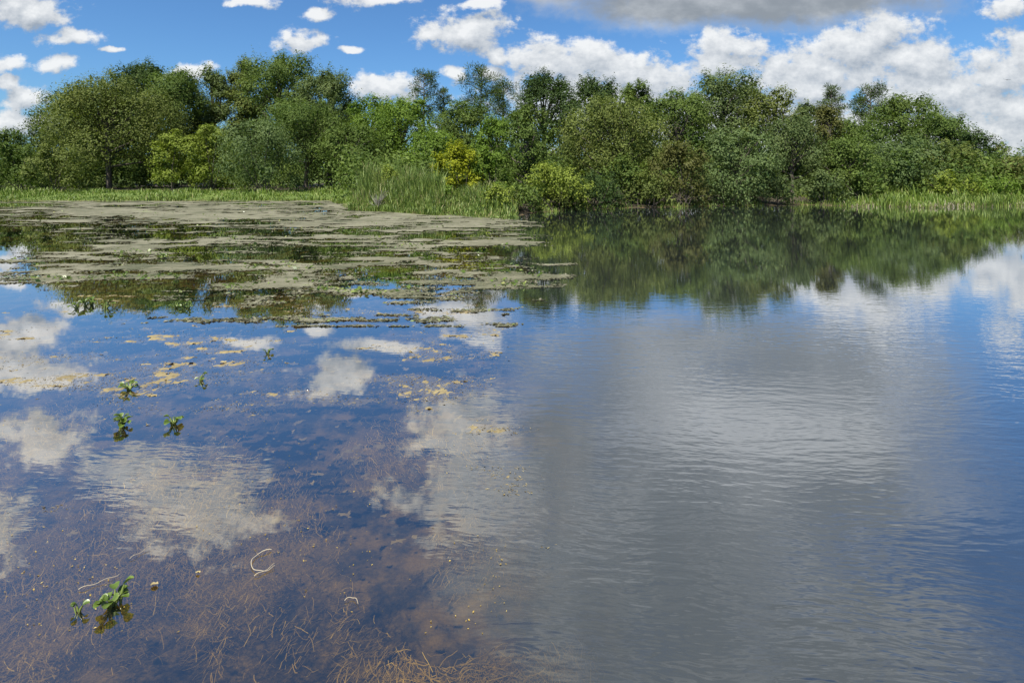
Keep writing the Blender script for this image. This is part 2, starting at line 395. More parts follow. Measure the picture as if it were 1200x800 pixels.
# ------------------------------------------------------------------ trees and bushes
def grow(seed, H, Wd, kind, n_leaf, L, zb=None, drape=0.0, ragged=0.3):
    """crown leaves + trunk of one tree of height H and crown width Wd (metres), base at the origin"""
    r = np.random.default_rng(seed); R = Wd / 2
    limbs = []
    if kind == 'pine':
        ends = []; zb = H * .45 if zb is None else zb
        nb = 26
        for i in range(nb):
            f = (i + r.random()) / nb; z = zb + (H - zb) * f * .97; a = r.random() * 6.283
            ln = R * (.35 + .75 * math.sin(math.pi * (.18 + .72 * f)) ** .8) * (.6 + .5 * r.random())
            e = np.array([math.cos(a) * ln, math.sin(a) * ln, z + ln * .25]); ends.append(e)
            limbs.append(tube([(0, 0, z - .1), e * (.5, .5, 1) - (0, 0, ln * .05), e], [.05, .035, .012], 4))
            if ln > R * .5: ends.append(e * (.6, .6, 1) + r.normal(size=3) * .15)
        ends.append(np.array([0, 0, H - .15])); ends.append(np.array([.1, 0, H - .5]))
        ends = np.array(ends); per = max(8, n_leaf // len(ends))
        cc = np.repeat(ends, per, 0); dirs = norm(r.normal(size=cc.shape) + (0, 0, .45))
        rad = (.12 + .38 * r.random(len(cc)))[:, None] * (R / 1.1)
        c = cc + dirs * rad; tan = dirs; nr = norm(np.cross(dirs, r.normal(size=dirs.shape)))
        tint = np.repeat(r.random(len(ends)), per) * .5 + r.random(len(cc)) * .5
        lv, lf = leaf_quads(c, nr, tan, L * (1.3 + .7 * r.random(len(c))), L * (.22 + .14 * r.random(len(c))))
        path = [(0, 0, -.3), (r.normal() * .08, r.normal() * .08, H * .5), (0, 0, H - .2)]
        trunk = join([tube(path, [.06 + H * .012, .04 + H * .008, .02], 8)] + limbs)
        return lv, lf, np.repeat(tint, 4), trunk
    bush = kind == 'bush'
    zb = (0.02 * H if bush else H * .16) if zb is None else zb
    # lobes fill an egg-shaped envelope
    nl = 13 if bush else 20
    lob = []
    for i in range(nl):
        f = (i + .5 * r.random() + .25) / nl
        z = zb + (H - zb) * (.10 + .80 * f)
        if kind == 'dome': env = math.sqrt(max(.04, 1 - (f * .98) ** 2.2))
        elif kind == 'tall': env = (math.sin(math.pi * (.16 + .80 * f)) ** .7)
        else: env = math.sqrt(max(.05, 1 - (abs(f - .36) / .68) ** 2))
        a = i * 2.399 + r.random() * 1.1; rr = R * env * (.42 + .38 * math.sqrt(r.random()))
        lr = R * (.27 + .19 * r.random()) * (.62 + .38 * env)
        lob.append((math.cos(a) * rr, math.sin(a) * rr, z, lr))
    lob.append((R * .1 * r.normal(), R * .1 * r.normal(), H - R * .30, R * .30))
    lob.append((R * .25 * r.normal(), R * .1 * r.normal(), H - R * .55, R * .36))
    for f in (.35, .55, .75): lob.append((R * .12 * r.normal(), R * .12 * r.normal(), zb + (H - zb) * f, R * .36))
    lob = np.array(lob)
    # leaf clumps over every lobe; shoots that break the outline; a loose fill of larger leaves within
    cl = []; cld = []; clt = []; cls = []
    for (x, y, z, lr) in lob:
        m = int(np.clip(20 * (lr / .9) ** 1.7, 10, 80))
        d = norm(r.normal(size=(m, 3)) + np.array([x / R * .5, y / R * .5, .25]))
        rad = lr * (.74 + .30 * r.random(m))
        cl.append(np.array([x, y, z]) + d * rad[:, None] * np.array([1, 1, .85])); cld.append(d)
        clt.append(r.random() * .30 + r.random(m) * .30); cls.append(.085 + lr * (.09 + .10 * r.random(m)))
        if r.random() < ragged + .3 and z > zb + (H - zb) * .5:
            for q in range(2 + int(3 * ragged)):
                e = norm(np.array([x / R + r.normal() * .6, y / R + r.normal() * .6, 1.0 + r.random()])[None])[0]
                ss = np.linspace(.8, 1.12 + .45 * ragged * (.4 + r.random()), 5)
                cl.append(np.array([x, y, z]) + e[None] * lr * ss[:, None]); cld.append(np.repeat(e[None], 5, 0))
                clt.append(.25 + .3 * r.random(5)); cls.append(np.linspace(.16, .05, 5))
    cl = np.concatenate(cl); cld = np.concatenate(cld); clt = np.concatenate(clt); cls = np.concatenate(cls)
    keep = cl[:, 2] > .03; cl, cld, clt, cls = cl[keep], cld[keep], clt[keep], cls[keep]
    wgt = cls ** 1.5; idx = r.choice(len(cl), n_leaf, p=wgt / wgt.sum())
    off = r.normal(size=(n_leaf, 3)) * cls[idx][:, None] * np.array([1, 1, .62 + drape * 1.3])
    off[:, 2] -= drape * np.abs(r.normal(size=n_leaf)) * .35
    c = cl[idx] + off; dd = cld[idx]
    nr = norm(dd * .75 + np.array([0, 0, .40]) + norm(off) * .30 + r.normal(size=c.shape) * .30)
    tan = norm(r.normal(size=c.shape) + dd * .4 + np.array([0, 0, -.2 - 2.2 * drape]))
    t = .08 + clt[idx] + r.random(n_leaf) * .22
    ln = L * (.65 + .7 * r.random(n_leaf))
    nf = n_leaf // 6; li = r.integers(0, len(lob), nf)
    ci = lob[li, :3] + norm(r.normal(size=(nf, 3))) * (lob[li, 3] * .72 * r.random(nf) ** .4)[:, None]
    c = np.vstack([c, ci]); nr = np.vstack([nr, norm(r.normal(size=(nf, 3)))]); tan = np.vstack([tan, r.normal(size=(nf, 3))])
    t = np.append(t, r.random(nf) * .5); ln = np.append(ln, L * (1.5 + r.random(nf)))
    c[:, 2] = np.maximum(c[:, 2], .03)
    lv, lf = leaf_quads(c, nr, tan, ln, ln * (.5 - .2 * min(drape, 1)) * (.8 + .4 * r.random(len(c))))
    # trunk with limbs to the lobes
    parts = []
    tr0 = .035 + H * (.010 if bush else .017)
    lean = r.normal(size=2) * R * .08
    hub = np.array([lean[0], lean[1], zb + (H - zb) * (.18 if bush else .38)])
    if not bush:
        parts.append(tube([(0, 0, -.3), (0, 0, .12), (lean[0] * .5, lean[1] * .4, hub[2] * .5), hub, (lean[0], lean[1], H * .8)],
                          [tr0 * 1.5, tr0 * 1.1, tr0 * .9, tr0 * .7, .03], 8))
    for (x, y, z, lr) in lob[::(2 if bush else 1)]:
        s = np.array([r.normal() * R * .12, r.normal() * R * .12, -.2]) if bush else np.array([hub[0] * .7, hub[1] * .7, min(hub[2], z * .72)])
        e = np.array([x, y, z + lr * .5]); mid = s * .45 + e * .55 + np.array([0, 0, -.06 * R]) + r.normal(size=3) * .06 * R
        parts.append(tube([s, mid, e], [tr0 * .5, tr0 * .32, .012], 5))
    return lv, lf, np.repeat(np.clip(t, 0, 1), 4), join(parts)

SEED = [11]
def plant_tree(name, u, vtop, wpx, D, kind, pal, label, cat='tree', drape=0.0, ragged=.3, zb=None, group='trees round the pond', dens=1.0, bark=None, Lm=1.0):
    SEED[0] += 1
    x = W(u, D); z0 = float(terrain(x, D)); zt = CAMZ + (VH - vtop) / F * D
    H = zt - z0 - .05; Wd = wpx / F * D
    hpx = H / D * F
    L = (.065 + .0020 * D) * Lm
    leafpx = (L / D * F) ** 2 * .22
    n = int(dens * 1.55 * wpx * hpx / leafpx * (.55 if kind == 'pine' else 1))
    n = max(900, min(n, 33000))
    lv, lf, lt, (tv, tf) = grow(SEED[0], H, Wd, kind, n, L, zb, drape, ragged)
    root = obj(name, None, None, (x, D, z0)); root.rotation_euler = (0, 0, 0)
    cr = obj('crown', mesh_np('crown', lv, lf, LM[pal], lt), root); cr['kind'] = 'stuff'
    obj('stem' if kind == 'bush' else 'trunk', mesh_np('trunk', tv, tf, bark or BARK, smooth=True), root)
    tag(root, label, cat, group)
    return root

T = plant_tree
BU = 'bushes along the banks'
# left shore, back row
T('oak_tree', 88, 100, 92, 55, 'oval', 'dark', 'dark round-headed oak at the left end of the tall trees', drape=.1)
T('oak_tree', 168, 66, 100, 60, 'oval', 'dark', 'tall dark oak rising behind the big olive oak at left', ragged=.3)
T('broadleaf_tree', 205, 76, 92, 51, 'oval', 'oak', 'mid-green tree just right of the big olive oak')
T('broadleaf_tree', 248, 76, 76, 55, 'oval', 'grey', 'grey-green tree behind the yellow-green bushes at left', ragged=.5)
T('broadleaf_tree', 288, 68, 70, 56, 'tall', 'olive', 'pale feathery tree left of the tallest tree', ragged=.9)
T('broadleaf_tree', 330, 57, 108, 54, 'oval', 'oak', 'tallest tree on the left, ragged top against blue sky', ragged=.8)
T('broadleaf_tree', 385, 79, 86, 52, 'oval', 'grey', 'ragged grey-green tree with twigs reaching over blue sky', ragged=1.1)
T('broadleaf_tree', 438, 110, 84, 50, 'oval', 'bright', 'bright green tree left of the slender pine')
T('broadleaf_tree', 474, 112, 86, 47, 'oval', 'bright', 'bright green tree in front of the slender pine', ragged=.6)
T('pine_tree', 497, 84, 30, 62, 'pine', 'pine', 'slender pine with dark tuft standing over bright green trees', zb=7.0)
T('pine_tree', 520, 104, 22, 64, 'pine', 'pine', 'small pine between two taller pines on the left', zb=6.0)
T('pine_tree', 564, 84, 44, 62, 'pine', 'pine', 'broad-topped pine above the golden bush', zb=7.0)
T('pine_tree', 590, 96, 34, 66, 'pine', 'pine', 'half-hidden pine right of the broad-topped pine', zb=7.0)
T('broadleaf_tree', 545, 116, 88, 50, 'oval', 'oak', 'mid-green tree below the broad-topped pine')
T('broadleaf_tree', 8, 150, 60, 62, 'oval', 'oak', 'distant low tree at the far left edge')
T('broadleaf_tree', 408, 118, 60, 60, 'oval', 'dark', 'dark tree filling the dip behind the ragged twiggy tree')
T('broadleaf_tree', 125, 108, 80, 62, 'oval', 'dark', 'dark tree peeping out behind the big olive oak')
# left shore, front row
T('oak_tree', 128, 88, 150, 45, 'oval', 'olive', 'big olive-green oak with dark hollow under its crown, on the left lawn', drape=.15, zb=1.7)
T('broadleaf_tree', 358, 118, 104, 45, 'oval', 'oak', 'spreading tree right of the silvery willow, dark gap beneath', zb=2.2, drape=.15)
T('broadleaf_tree', 412, 142, 84, 43.5, 'oval', 'oak', 'shady tree directly behind the left end of the reeds', zb=.9)
T('broadleaf_tree', 505, 148, 80, 39, 'oval', 'bright', 'round bright green tree behind the reed bed', zb=.5)
T('broadleaf_tree', 582, 132, 66, 40, 'oval', 'bright', 'leafy green tree to the right of the golden bush', zb=.3)
T('leafy_bush', 22, 166, 70, 39, 'bush', 'oak', 'leafy green bush at the left edge of the lawn', 'bush', group=BU)
T('leafy_bush', 68, 172, 72, 38, 'bush', 'olive', 'olive bush between the left edge and the big oak', 'bush', group=BU)
T('leafy_bush', 206, 152, 54, 41, 'bush', 'lime', 'yellow-green bush nearest the big olive oak', 'bush', group=BU)
T('leafy_bush', 247, 143, 64, 41.5, 'bush', 'lime', 'larger yellow-green bush beside the silvery willow', 'bush', group=BU)
T('willow_bush', 306, 136, 98, 39, 'bush', 'silver', 'silvery drooping willow bush in the middle of the lawn', 'bush', drape=.45, group=BU)
T('leafy_bush', 537, 168, 62, 25.2, 'bush', 'gold', 'golden-yellow bush behind the right end of the reeds', 'bush', ragged=.9, group=BU)
T('leafy_bush', 456, 194, 34, 26.8, 'bush', 'lime', 'small light green bush among the reeds', 'bush', group=BU)
T('leafy_bush', 572, 172, 56, 26, 'bush', 'bright', 'green bush just right of the golden bush', 'bush', group=BU)
T('leafy_bush', 585, 216, 44, 21.8, 'bush', 'lime', 'low light green bush at the tip of the reed point', 'bush', group=BU)
T('leafy_bush', 520, 216, 40, 23.6, 'bush', 'bright', 'low green bush at the foot of the golden bush', 'bush', group=BU)
# right shore, back row
T('oak_tree', 640, 80, 92, 46, 'oval', 'dark', 'tallest dark oak at the left end of the right-hand trees', ragged=.5)
T('oak_tree', 697, 88, 84, 47, 'oval', 'dark', 'dark oak with ragged top, second of the two dark oaks', ragged=.9)
T('broadleaf_tree', 745, 95, 64, 41, 'tall', 'oak', 'slim green tree right of the two dark oaks', ragged=.8)
T('broadleaf_tree', 793, 104, 104, 38, 'oval', 'oak', 'wide mid-green tree left of the feathery tallest tree')
T('broadleaf_tree', 848, 82, 118, 42, 'oval', 'grey', 'feathery grey-green tree, tallest in the middle of the right side', ragged=.9)
T('broadleaf_tree', 903, 102, 76, 39, 'oval', 'olive', 'thin-crowned pale tree with twigs over white cloud', ragged=1.2, dens=.75)
T('pine_tree', 974, 103, 26, 54, 'pine', 'pine', 'slim pine, left one of the two on the right side', zb=6)
T('pine_tree', 1020, 103, 34, 54, 'pine', 'pine', 'open-branched pine left of the dome-shaped tree', zb=6)
T('dome_tree', 1060, 107, 92, 48, 'dome', 'oak', 'dense dome-shaped green tree on the right skyline', ragged=.1)
T('broadleaf_tree', 1000, 136, 90, 40, 'oval', 'oak', 'green tree below the two right-hand pines')
T('broadleaf_tree', 1105, 132, 76, 43, 'oval', 'oak', 'green tree on the slope right of the dome-shaped tree', ragged=.4)
T('broadleaf_tree', 1138, 152, 60, 41, 'oval', 'dark', 'small dark tree where the right skyline drops')
T('broadleaf_tree', 945, 118, 60, 44, 'tall', 'grey', 'grey-green tree behind the rusty tree', ragged=.6)
# right shore, front row
T('broadleaf_tree', 618, 124, 72, 27.5, 'oval', 'oak', 'leafy green tree by the water near the end of the reed point', zb=.2, ragged=.5)
T('broadleaf_tree', 716, 112, 132, 30.5, 'oval', 'olive', 'large olive tree leaning over the water below the dark oaks', drape=.2, zb=.7)
T('leafy_bush', 648, 196, 88, 24.4, 'bush', 'lime', 'low yellow-green bush overhanging the water', 'bush', group=BU)
T('leafy_bush', 800, 164, 74, 27.3, 'bush', 'rust', 'brownish olive bush between large olive tree and round tree', 'bush', drape=.2, group=BU)
T('leafy_bush', 762, 204, 60, 26.6, 'bush', 'olive', 'small olive bush at the waterline beside the brownish bush', 'bush', group=BU)
T('broadleaf_tree', 862, 148, 96, 28.9, 'oval', 'silver', 'round blue-green tree leaning down to the water', zb=.25)
T('broadleaf_tree', 928, 132, 76, 32, 'oval', 'grey', 'mossy grey-green tree right of the round blue-green tree', drape=.5, zb=.5)
T('rusty_tree', 968, 122, 46, 34, 'tall', 'rust', 'narrow rusty-brown tree among green trees', ragged=.6, dens=.8)
T('broadleaf_tree', 992, 160, 78, 31, 'oval', 'oak', 'green tree above the end of the grassy bank', zb=.3)
T('leafy_bush', 964, 202, 56, 28.7, 'bush', 'grey', 'low rounded grey-green bush at the waterline', 'bush', group=BU)
T('leafy_bush', 905, 204, 60, 28.4, 'bush', 'grey', 'low drooping bush under the mossy tree', 'bush', drape=.3, group=BU)
T('leafy_bush', 1056, 164, 96, 33, 'bush', 'silver', 'wide silvery bush behind the grassy bank', 'bush', group=BU)
T('leafy_bush', 1100, 168, 84, 34.5, 'bush', 'olive', 'olive bush right of the wide silvery bush', 'bush', group=BU)
T('leafy_bush', 1145, 178, 70, 35, 'bush', 'oak', 'green bush left of the bare-branched tree', 'bush', group=BU)
T('leafy_bush', 1188, 186, 56, 33, 'bush', 'rust', 'rust-tinged bush at the right edge', 'bush', group=BU)
T('leafy_bush', 1112, 206, 60, 30.5, 'bush', 'lime', 'low yellow-green bush on the right grassy bank', 'bush', group=BU)
T('leafy_bush', 1166, 210, 64, 30.5, 'bush', 'bright', 'low bright bush near the right edge of the bank', 'bush', group=BU)
T('leafy_bush', 1225, 205, 70, 32, 'bush', 'olive', 'olive bush cut by the right edge', 'bush', group=BU)

T('leafy_bush', 700, 206, 80, 25.6, 'bush', 'dark', 'dark overhanging bush under the large olive tree', 'bush', drape=.25, group=BU)
T('leafy_bush', 850, 206, 84, 27.9, 'bush', 'silver', 'low blue-green bush dipping into the water under the round tree', 'bush', drape=.25, group=BU)
T('leafy_bush', 735, 186, 70, 27.6, 'bush', 'oak', 'mid-green bush under the right side of the large olive tree', 'bush', group=BU)
T('leafy_bush', 1005, 200, 60, 29.6, 'bush', 'oak', 'dark green bush where the grassy bank begins', 'bush', group=BU)
T('leafy_bush', 612, 218, 56, 22.6, 'bush', 'oak', 'low mid-green bush at the waterline where the reeds end', 'bush', group=BU)
T('leafy_bush', 668, 224, 50, 24.4, 'bush', 'olive', 'lowest olive bush touching the water right of the yellow-green one', 'bush', group=BU)
def bare_tree(u, vtop, D, label):
    r = random.Random(7); x = W(u, D); z0 = float(terrain(x, D)); H = CAMZ + (VH - vtop) / F * D - z0
    root = obj('bare_tree', None, None, (x, D, z0)); parts = []
    def grow_b(p, d, ln, rad, lev):
        e = p + d * ln; mid = (p + e) / 2 + np.array([r.gauss(0, .06), r.gauss(0, .06), 0]) * ln
        parts.append(tube([p, mid, e], [rad, rad * .8, rad * .6], 5))
        if lev == 0: return
        for q in range(3):
            nd = d + np.array([r.gauss(0, .55), r.gauss(0, .4), r.gauss(.05, .25)]); nd /= np.linalg.norm(nd)
            grow_b(e if q else mid, nd, ln * r.uniform(.55, .75), rad * .6, lev - 1)
    grow_b(np.array([0, 0, -.2]), np.array([.05, 0, 1.]), H * .45, .11, 4)
    v, f = join(parts); s = H / max(v[:, 2]); v[:, 2] *= s
    obj('trunk', mesh_np('trunk', v, f, BARK_PALE, smooth=True), root)
    rr = np.random.default_rng(3); c = v[rr.integers(len(v) // 3, len(v), 900)] + rr.normal(size=(900, 3)) * .12
    lv, lf = leaf_quads(c, norm(rr.normal(size=c.shape) + (0, 0, .5)), rr.normal(size=c.shape), np.full(900, .16), np.full(900, .09))
    cr = obj('crown', mesh_np('crown', lv, lf, LM['olive'], np.repeat(rr.random(900), 4)), root); cr['kind'] = 'stuff'
    tag(root, label, 'tree', 'trees round the pond')
bare_tree(1170, 166, 40, 'pale half-bare tree with open branches near the right edge')

# undergrowth that closes the foot of the woods, and the far wood behind
def clumps(name, spots, pal, label, L, per, sig, seed, cat):
    r = np.random.default_rng(seed); sp_ = np.asarray(spots)
    cc = np.repeat(sp_[:, :3], per, 0); s = np.repeat(sp_[:, 3], per)[:, None]
    c = cc + r.normal(size=cc.shape) * s * np.array([1, 1, .6]); c[:, 2] = np.maximum(c[:, 2], terrain(c[:, 0], c[:, 1]) + .03)
    d = norm(r.normal(size=c.shape) * .6 + (0, -.3, .6)); ln = L * (.6 + .8 * r.random(len(c)))
    lv, lf = leaf_quads(c, d, r.normal(size=c.shape), ln, ln * .5)
    t = np.clip(np.repeat(r.random(len(sp_)) * .6, per) + r.random(len(c)) * .4, 0, 1)
    o = obj(name, mesh_np(name, lv, lf, LM[pal], np.repeat(t, 4))); return tag(o, label, cat, kind='stuff')
r = np.random.default_rng(77)
sp_ = []
for i in range(900):
    u = r.uniform(-120, 1320); 
    if u < 400: D = r.uniform(46, 54)
    elif u < 600: D = r.uniform(29, 48)
    else: D = r.uniform(31, 42)
    x = W(u, D)
    if D < float(shore(x)) + 1.5: continue
    z = float(terrain(x, D)); sp_.append((x, D, z + r.uniform(.2, 2.4), r.uniform(.35, .7)))
clumps('undergrowth', sp_, 'oak', 'shaded undergrowth between the trunks of the shore trees', .24, 90, 1, 5, 'undergrowth')
sp_ = []
for i in range(1300):
    a = r.uniform(-1.05, 1.05); D = r.uniform(95, 125); x = D * math.tan(a)
    sp_.append((x, D, abs(r.normal()) * 2.2 + .4 + 1.5 * TN.fbm(x * .08, 2.2, 3), r.uniform(.7, 1.3)))
clumps('distant_wood', sp_, 'oak', 'low wood far behind the pond seen through gaps', .75, 45, 1, 6, 'wood')

# ------------------------------------------------------------------ reeds and grass
def blades(name, x, y, h, w, bend, material, label, cat, seed, z=None):
    r = np.random.default_rng(seed); n = len(x)
    z0 = terrain(x, y) if z is None else z
    z0 = np.maximum(z0, -.25)
    a = r.random(n) * 6.283; lean = bend * (.2 + r.random(n)) * h
    dx, dy = np.cos(a), np.sin(a); wa = a + 1.57 + r.normal(size=n) * .4; wx_, wy_ = np.cos(wa), np.sin(wa)
    V = []
    for s, ww in ((0, 1.), (.4, .9), (.75, .6)):
        for sg in (-1, 1):
            V.append(np.stack([x + dx * lean * s ** 2 + sg * wx_ * w * ww / 2, y + dy * lean * s ** 2 + sg * wy_ * w * ww / 2, z0 + h * s * (1 - .12 * s * bend)], -1))
    V.append(np.stack([x + dx * lean, y + dy * lean, z0 + h * (1 - .25 * bend)], -1))
    V = np.stack(V, 1)                                   # n,7,3
    base = (np.arange(n) * 7)[:, None, None]
    tri = np.array([[0, 1, 3], [0, 3, 2], [2, 3, 5], [2, 5, 4], [4, 5, 6]])[None] + base
    t = np.repeat(r.random(n), 7)
    o = obj(name, mesh_np(name, V.reshape(-1, 3), tri.reshape(-1, 3), material, t))
    return tag(o, label, cat, kind='stuff')
# the reed point
n = 15000; u = r.uniform(402, 606, n); xs = W(u, 24.0)
ys = shore(xs) + r.random(n) ** 1.4 * 4.2 - .5
ok = (ys > shore(xs) - .45); xs, ys = xs[ok], ys[ok]
d = ys - shore(xs); uu = 600 + xs / ys * F
tall = np.where(uu < 520, 1.0, .62) * np.interp(uu, [400, 412, 440, 500, 520, 600], [.8, 1.0, 1.05, .95, .9, .8])
h = np.clip(.45 + d * .8, .35, 1.75) * tall * (.65 + .5 * r.random(len(xs))) * (.55 + .95 * TN.fbm(xs * 1.1 + 60, ys * 1.1, 3))
blades('cattail_reeds', xs, ys, h, .028 + .02 * r.random(len(xs)), .35, REED, 'dense green cattail reeds on the point in the middle', 'reeds', 1)
# lawn on the left and grassy bank on the right
n = 26000; xs = r.uniform(-46, -6.5, n); ys = shore(xs) + r.random(n) ** 1.3 * 11 - .3; ok = ys > 29; xs, ys = xs[ok], ys[ok]
tuft = TN.fbm(xs * .8, ys * .8, 3)
blades('lawn_grass', xs, ys, (.06 + .40 * np.clip(tuft - .45, 0, 1) * 2.2) * (.6 + .8 * r.random(len(xs))), .03 + .03 * r.random(len(xs)), .5, GRASS, 'short bright grass of the lawn on the left shore', 'grass', 2)
n = 16000; xs = r.uniform(16.4, 40, n); ys = shore(xs) + r.random(n) ** 1.5 * 7 - .35
d = ys - shore(xs)
blades('bank_grass', xs, ys, (.10 + 1.5 * np.clip(TN.fbm(xs * .8, ys * .8, 3) - .36, 0, 1) + .05 * np.clip(d, 0, 5)) * (.4 + .9 * r.random(len(xs))), .022 + .02 * r.random(len(xs)), .5, GRASS, 'tall uneven grass on the right bank', 'grass', 3)
n = 2200; xs = r.uniform(.5, 18, n); ys = shore(xs) + r.random(n) ** 1.5 * 1.8 - .25
k_ = TN.fbm(xs * .5, xs * 0 + 4, 3) > .5; xs, ys = xs[k_], ys[k_]
blades('shore_grass', xs, ys, (.08 + .22 * r.random(len(xs))), .02 + .02 * r.random(len(xs)), .6, GRASS, 'sparse grass fringe under the right-hand trees', 'grass', 4)
n = 1300; xs = r.uniform(16.6, 34, n); ys = shore(xs) + r.normal(size=n) * .25
blades('dry_shore_reeds', xs, ys, 0.08 + .26 * r.random(n) ** 1.5, .018 + .012 * r.random(n), .6, DRY, 'straw-coloured dry stalks along the right waterline', 'reeds', 8)

# dead grey shrub in front of the reeds
def dead_shrub(u, v, hpx, label):
    rr = random.Random(4); D = Dv(v); x = W(u, D); Hh = hpx / F * D
    root = obj('dead_shrub', None, None, (x, D, -.02)); 
    for i in range(26):
        a = rr.uniform(0, 6.28); sp = rr.uniform(.05, .5) * Hh; e = np.array([math.cos(a) * sp, math.sin(a) * sp * .6, Hh * rr.uniform(.45, 1)])
        v_, f_ = join([tube([(rr.gauss(0, .04), rr.gauss(0, .04), -.1), e * (.4, .4, .55), e], [.014, .010, .005], 4),
                       tube([e * (.4, .4, .55), e * (.9, .7, .8) + np.array([rr.gauss(0, .08), rr.gauss(0, .05), 0])], [.009, .004], 4)])
        obj('branch', mesh_np('branch', v_, f_, BARK_PALE), root)
    tag(root, label, 'shrub')
dead_shrub(443, 247.5, 26, 'dead grey leafless shrub at the water edge before the reeds')

# ------------------------------------------------------------------ weed mats on the calm side
MN = VN(21); MN2 = VN(33)
def uv_of(x, y): return 600 + F * x / y, VH + CAMZ * F / y
def bump(x, lo, hi, s): return 1 / (1 + np.exp(-(x - lo) / s)) * 1 / (1 + np.exp((x - hi) / s))
def mat_density(x, y):
    """how thick the topped-out weed stands at a place of the pond"""
    n = MN.fbm(x * .36, y * .62, 5); f = MN2.fbm(x * .85, y * 2.7, 4)
    far = .82 / (1 + np.exp((17.5 - y) / .9))                       # closed carpet towards the lawn
    mid = .50 * bump(y, 8.4, 18.5, .5)
    west = np.clip((-x - y * .80) * .35, 0, .5)                      # open water at the west side
    gap = .42 * bump(y, 14.2, 17.6, .35) * (1 / (1 + np.exp((x + 7.5) / 1.0)))      # long openings
    gap2 = .45 * np.exp(-(((x + 5.0) / 2.2) ** 2 + ((y - 11.5) / .75) ** 2)) + .35 * np.exp(-(((x + 5.4) / 2.4) ** 2 + ((y - 15.6) / .7) ** 2)) \
        + .35 * np.exp(-(((x + 1.7) / 1.6) ** 2 + ((y - 15.2) / .8) ** 2)) + .3 * np.exp(-(((x + .8) / 1.2) ** 2 + ((y - 12) / .7) ** 2))
    east = np.clip((x + .35 + (MN2.fbm(y * .5, y * 0 + 5, 3) - .5) * 3.2 + (MN2.fbm(x * .9, y * 2.0 + 30, 3) - .5) * 1.6) * .8, 0, 3)
    stray = .36 * np.exp(-(((x + 3.0) / 1.3) ** 2 + ((y - 7.35) / .22) ** 2)) + .33 * np.exp(-(((x + 4.3) / .7) ** 2 + ((y - 7.9) / .25) ** 2)) + .30 * np.exp(-(((x + 2.5) / .45) ** 2 + ((y - 6.35) / .12) ** 2))
    return far + mid + stray - west - gap - gap2 - east + (n - .5) * 1.2 + (f - .5) * 2.0 + (MN2.fbm(x * 2.6 + 8, y * 8 + 2, 4) - .5) * 1.5 - .42
cxs = .075
ax = np.arange(-31, 2.2, cxs)
rows = [6.0]
while rows[-1] < 33.5: rows.append(rows[-1] + .045 + .0035 * rows[-1])
ay = np.array(rows)
X, Y = np.meshgrid(ax, ay, indexing='ij'); rj = np.random.default_rng(9)
X = X + rj.normal(size=X.shape) * .018; Y = Y + rj.normal(size=Y.shape) * .02
dn = mat_density(X, Y)
okv = (dn > 0) & (X > -Y * 1.0) & (Y < shore(X) + .15)
nx, ny = X.shape; I = np.arange(nx * ny).reshape(nx, ny)
okf = okv[:-1, :-1] & okv[1:, :-1] & okv[1:, 1:] & okv[:-1, 1:]
fc = np.stack([I[:-1, :-1], I[1:, :-1], I[1:, 1:], I[:-1, 1:]], -1)[okf]
Z = .003 + np.clip(dn, 0, .5) * .012 + rj.random(X.shape) * .007
used = np.unique(fc); rem = np.full(nx * ny, -1); rem[used] = np.arange(len(used))
vv = np.stack([X, Y, Z], -1).reshape(-1, 3)[used]
tt = (.22 + .6 * MN2.fbm(X * .7 + 9, Y * .9, 4) + .25 * (rj.random(X.shape) - .5) + .15 * np.clip(dn, 0, 1)).ravel()[used]
o = obj('weed_mat', mesh_np('weed_mat', vv, rem[fc], MAT_ALGAE, tt))
tag(o, 'grey-beige mat of floating weed covering the far left of the pond', 'weed mat', kind='stuff')

def bits(name, n, xr, yr, dens, size, zlo, zhi, material, label, cat, seed, asp=.5, tilt=.15):
    rr = np.random.default_rng(seed)
    # positions even in the picture depth: more of them close by
    y = 1 / rr.uniform(1 / yr[1], 1 / yr[0], n); x = rr.uniform(xr[0], xr[1], n) * y
    k2 = dens(x, y) > rr.random(n); x, y = x[k2], y[k2]; n = len(x)
    c = np.stack([x, y, rr.uniform(zlo, zhi, n)], -1)
    nr = norm(rr.normal(size=(n, 3)) * tilt + (0, 0, 1)); ln = size * (.5 + rr.random(n)) 
    lv, lf = leaf_quads(c, nr, rr.normal(size=(n, 3)) * (1, .6, .1), ln, ln * asp * (.6 + .8 * rr.random(n)))
    o = obj(name, mesh_np(name, lv, lf, material, np.repeat(np.clip(rr.normal(.5, .25, n), 0, 1), 4)))
    return tag(o, label, cat, kind='stuff')
bits('weed_scraps', 190000, (-1.02, .12), (6.0, 26), lambda x, y: np.clip((mat_density(x, y) + .16) * 3, 0, 1) * (x < 1.5), .050, .002, .010, MAT_ALGAE,
     'loose scraps of grey weed around the edges of the weed mat', 'weed', 12)
bits('green_flecks', 16000, (-1.02, .06), (7.5, 26), lambda x, y: np.clip(mat_density(x, y) * 2, 0, 1) * np.clip((MN.fbm(x * .9 + 31, y * 1.6, 3) - .55) * 8, 0, 1) * (x < 1), .07, .01, .05, HYA,
     'small green leaves sprouting through the weed mat', 'weed', 19, .5, .8)
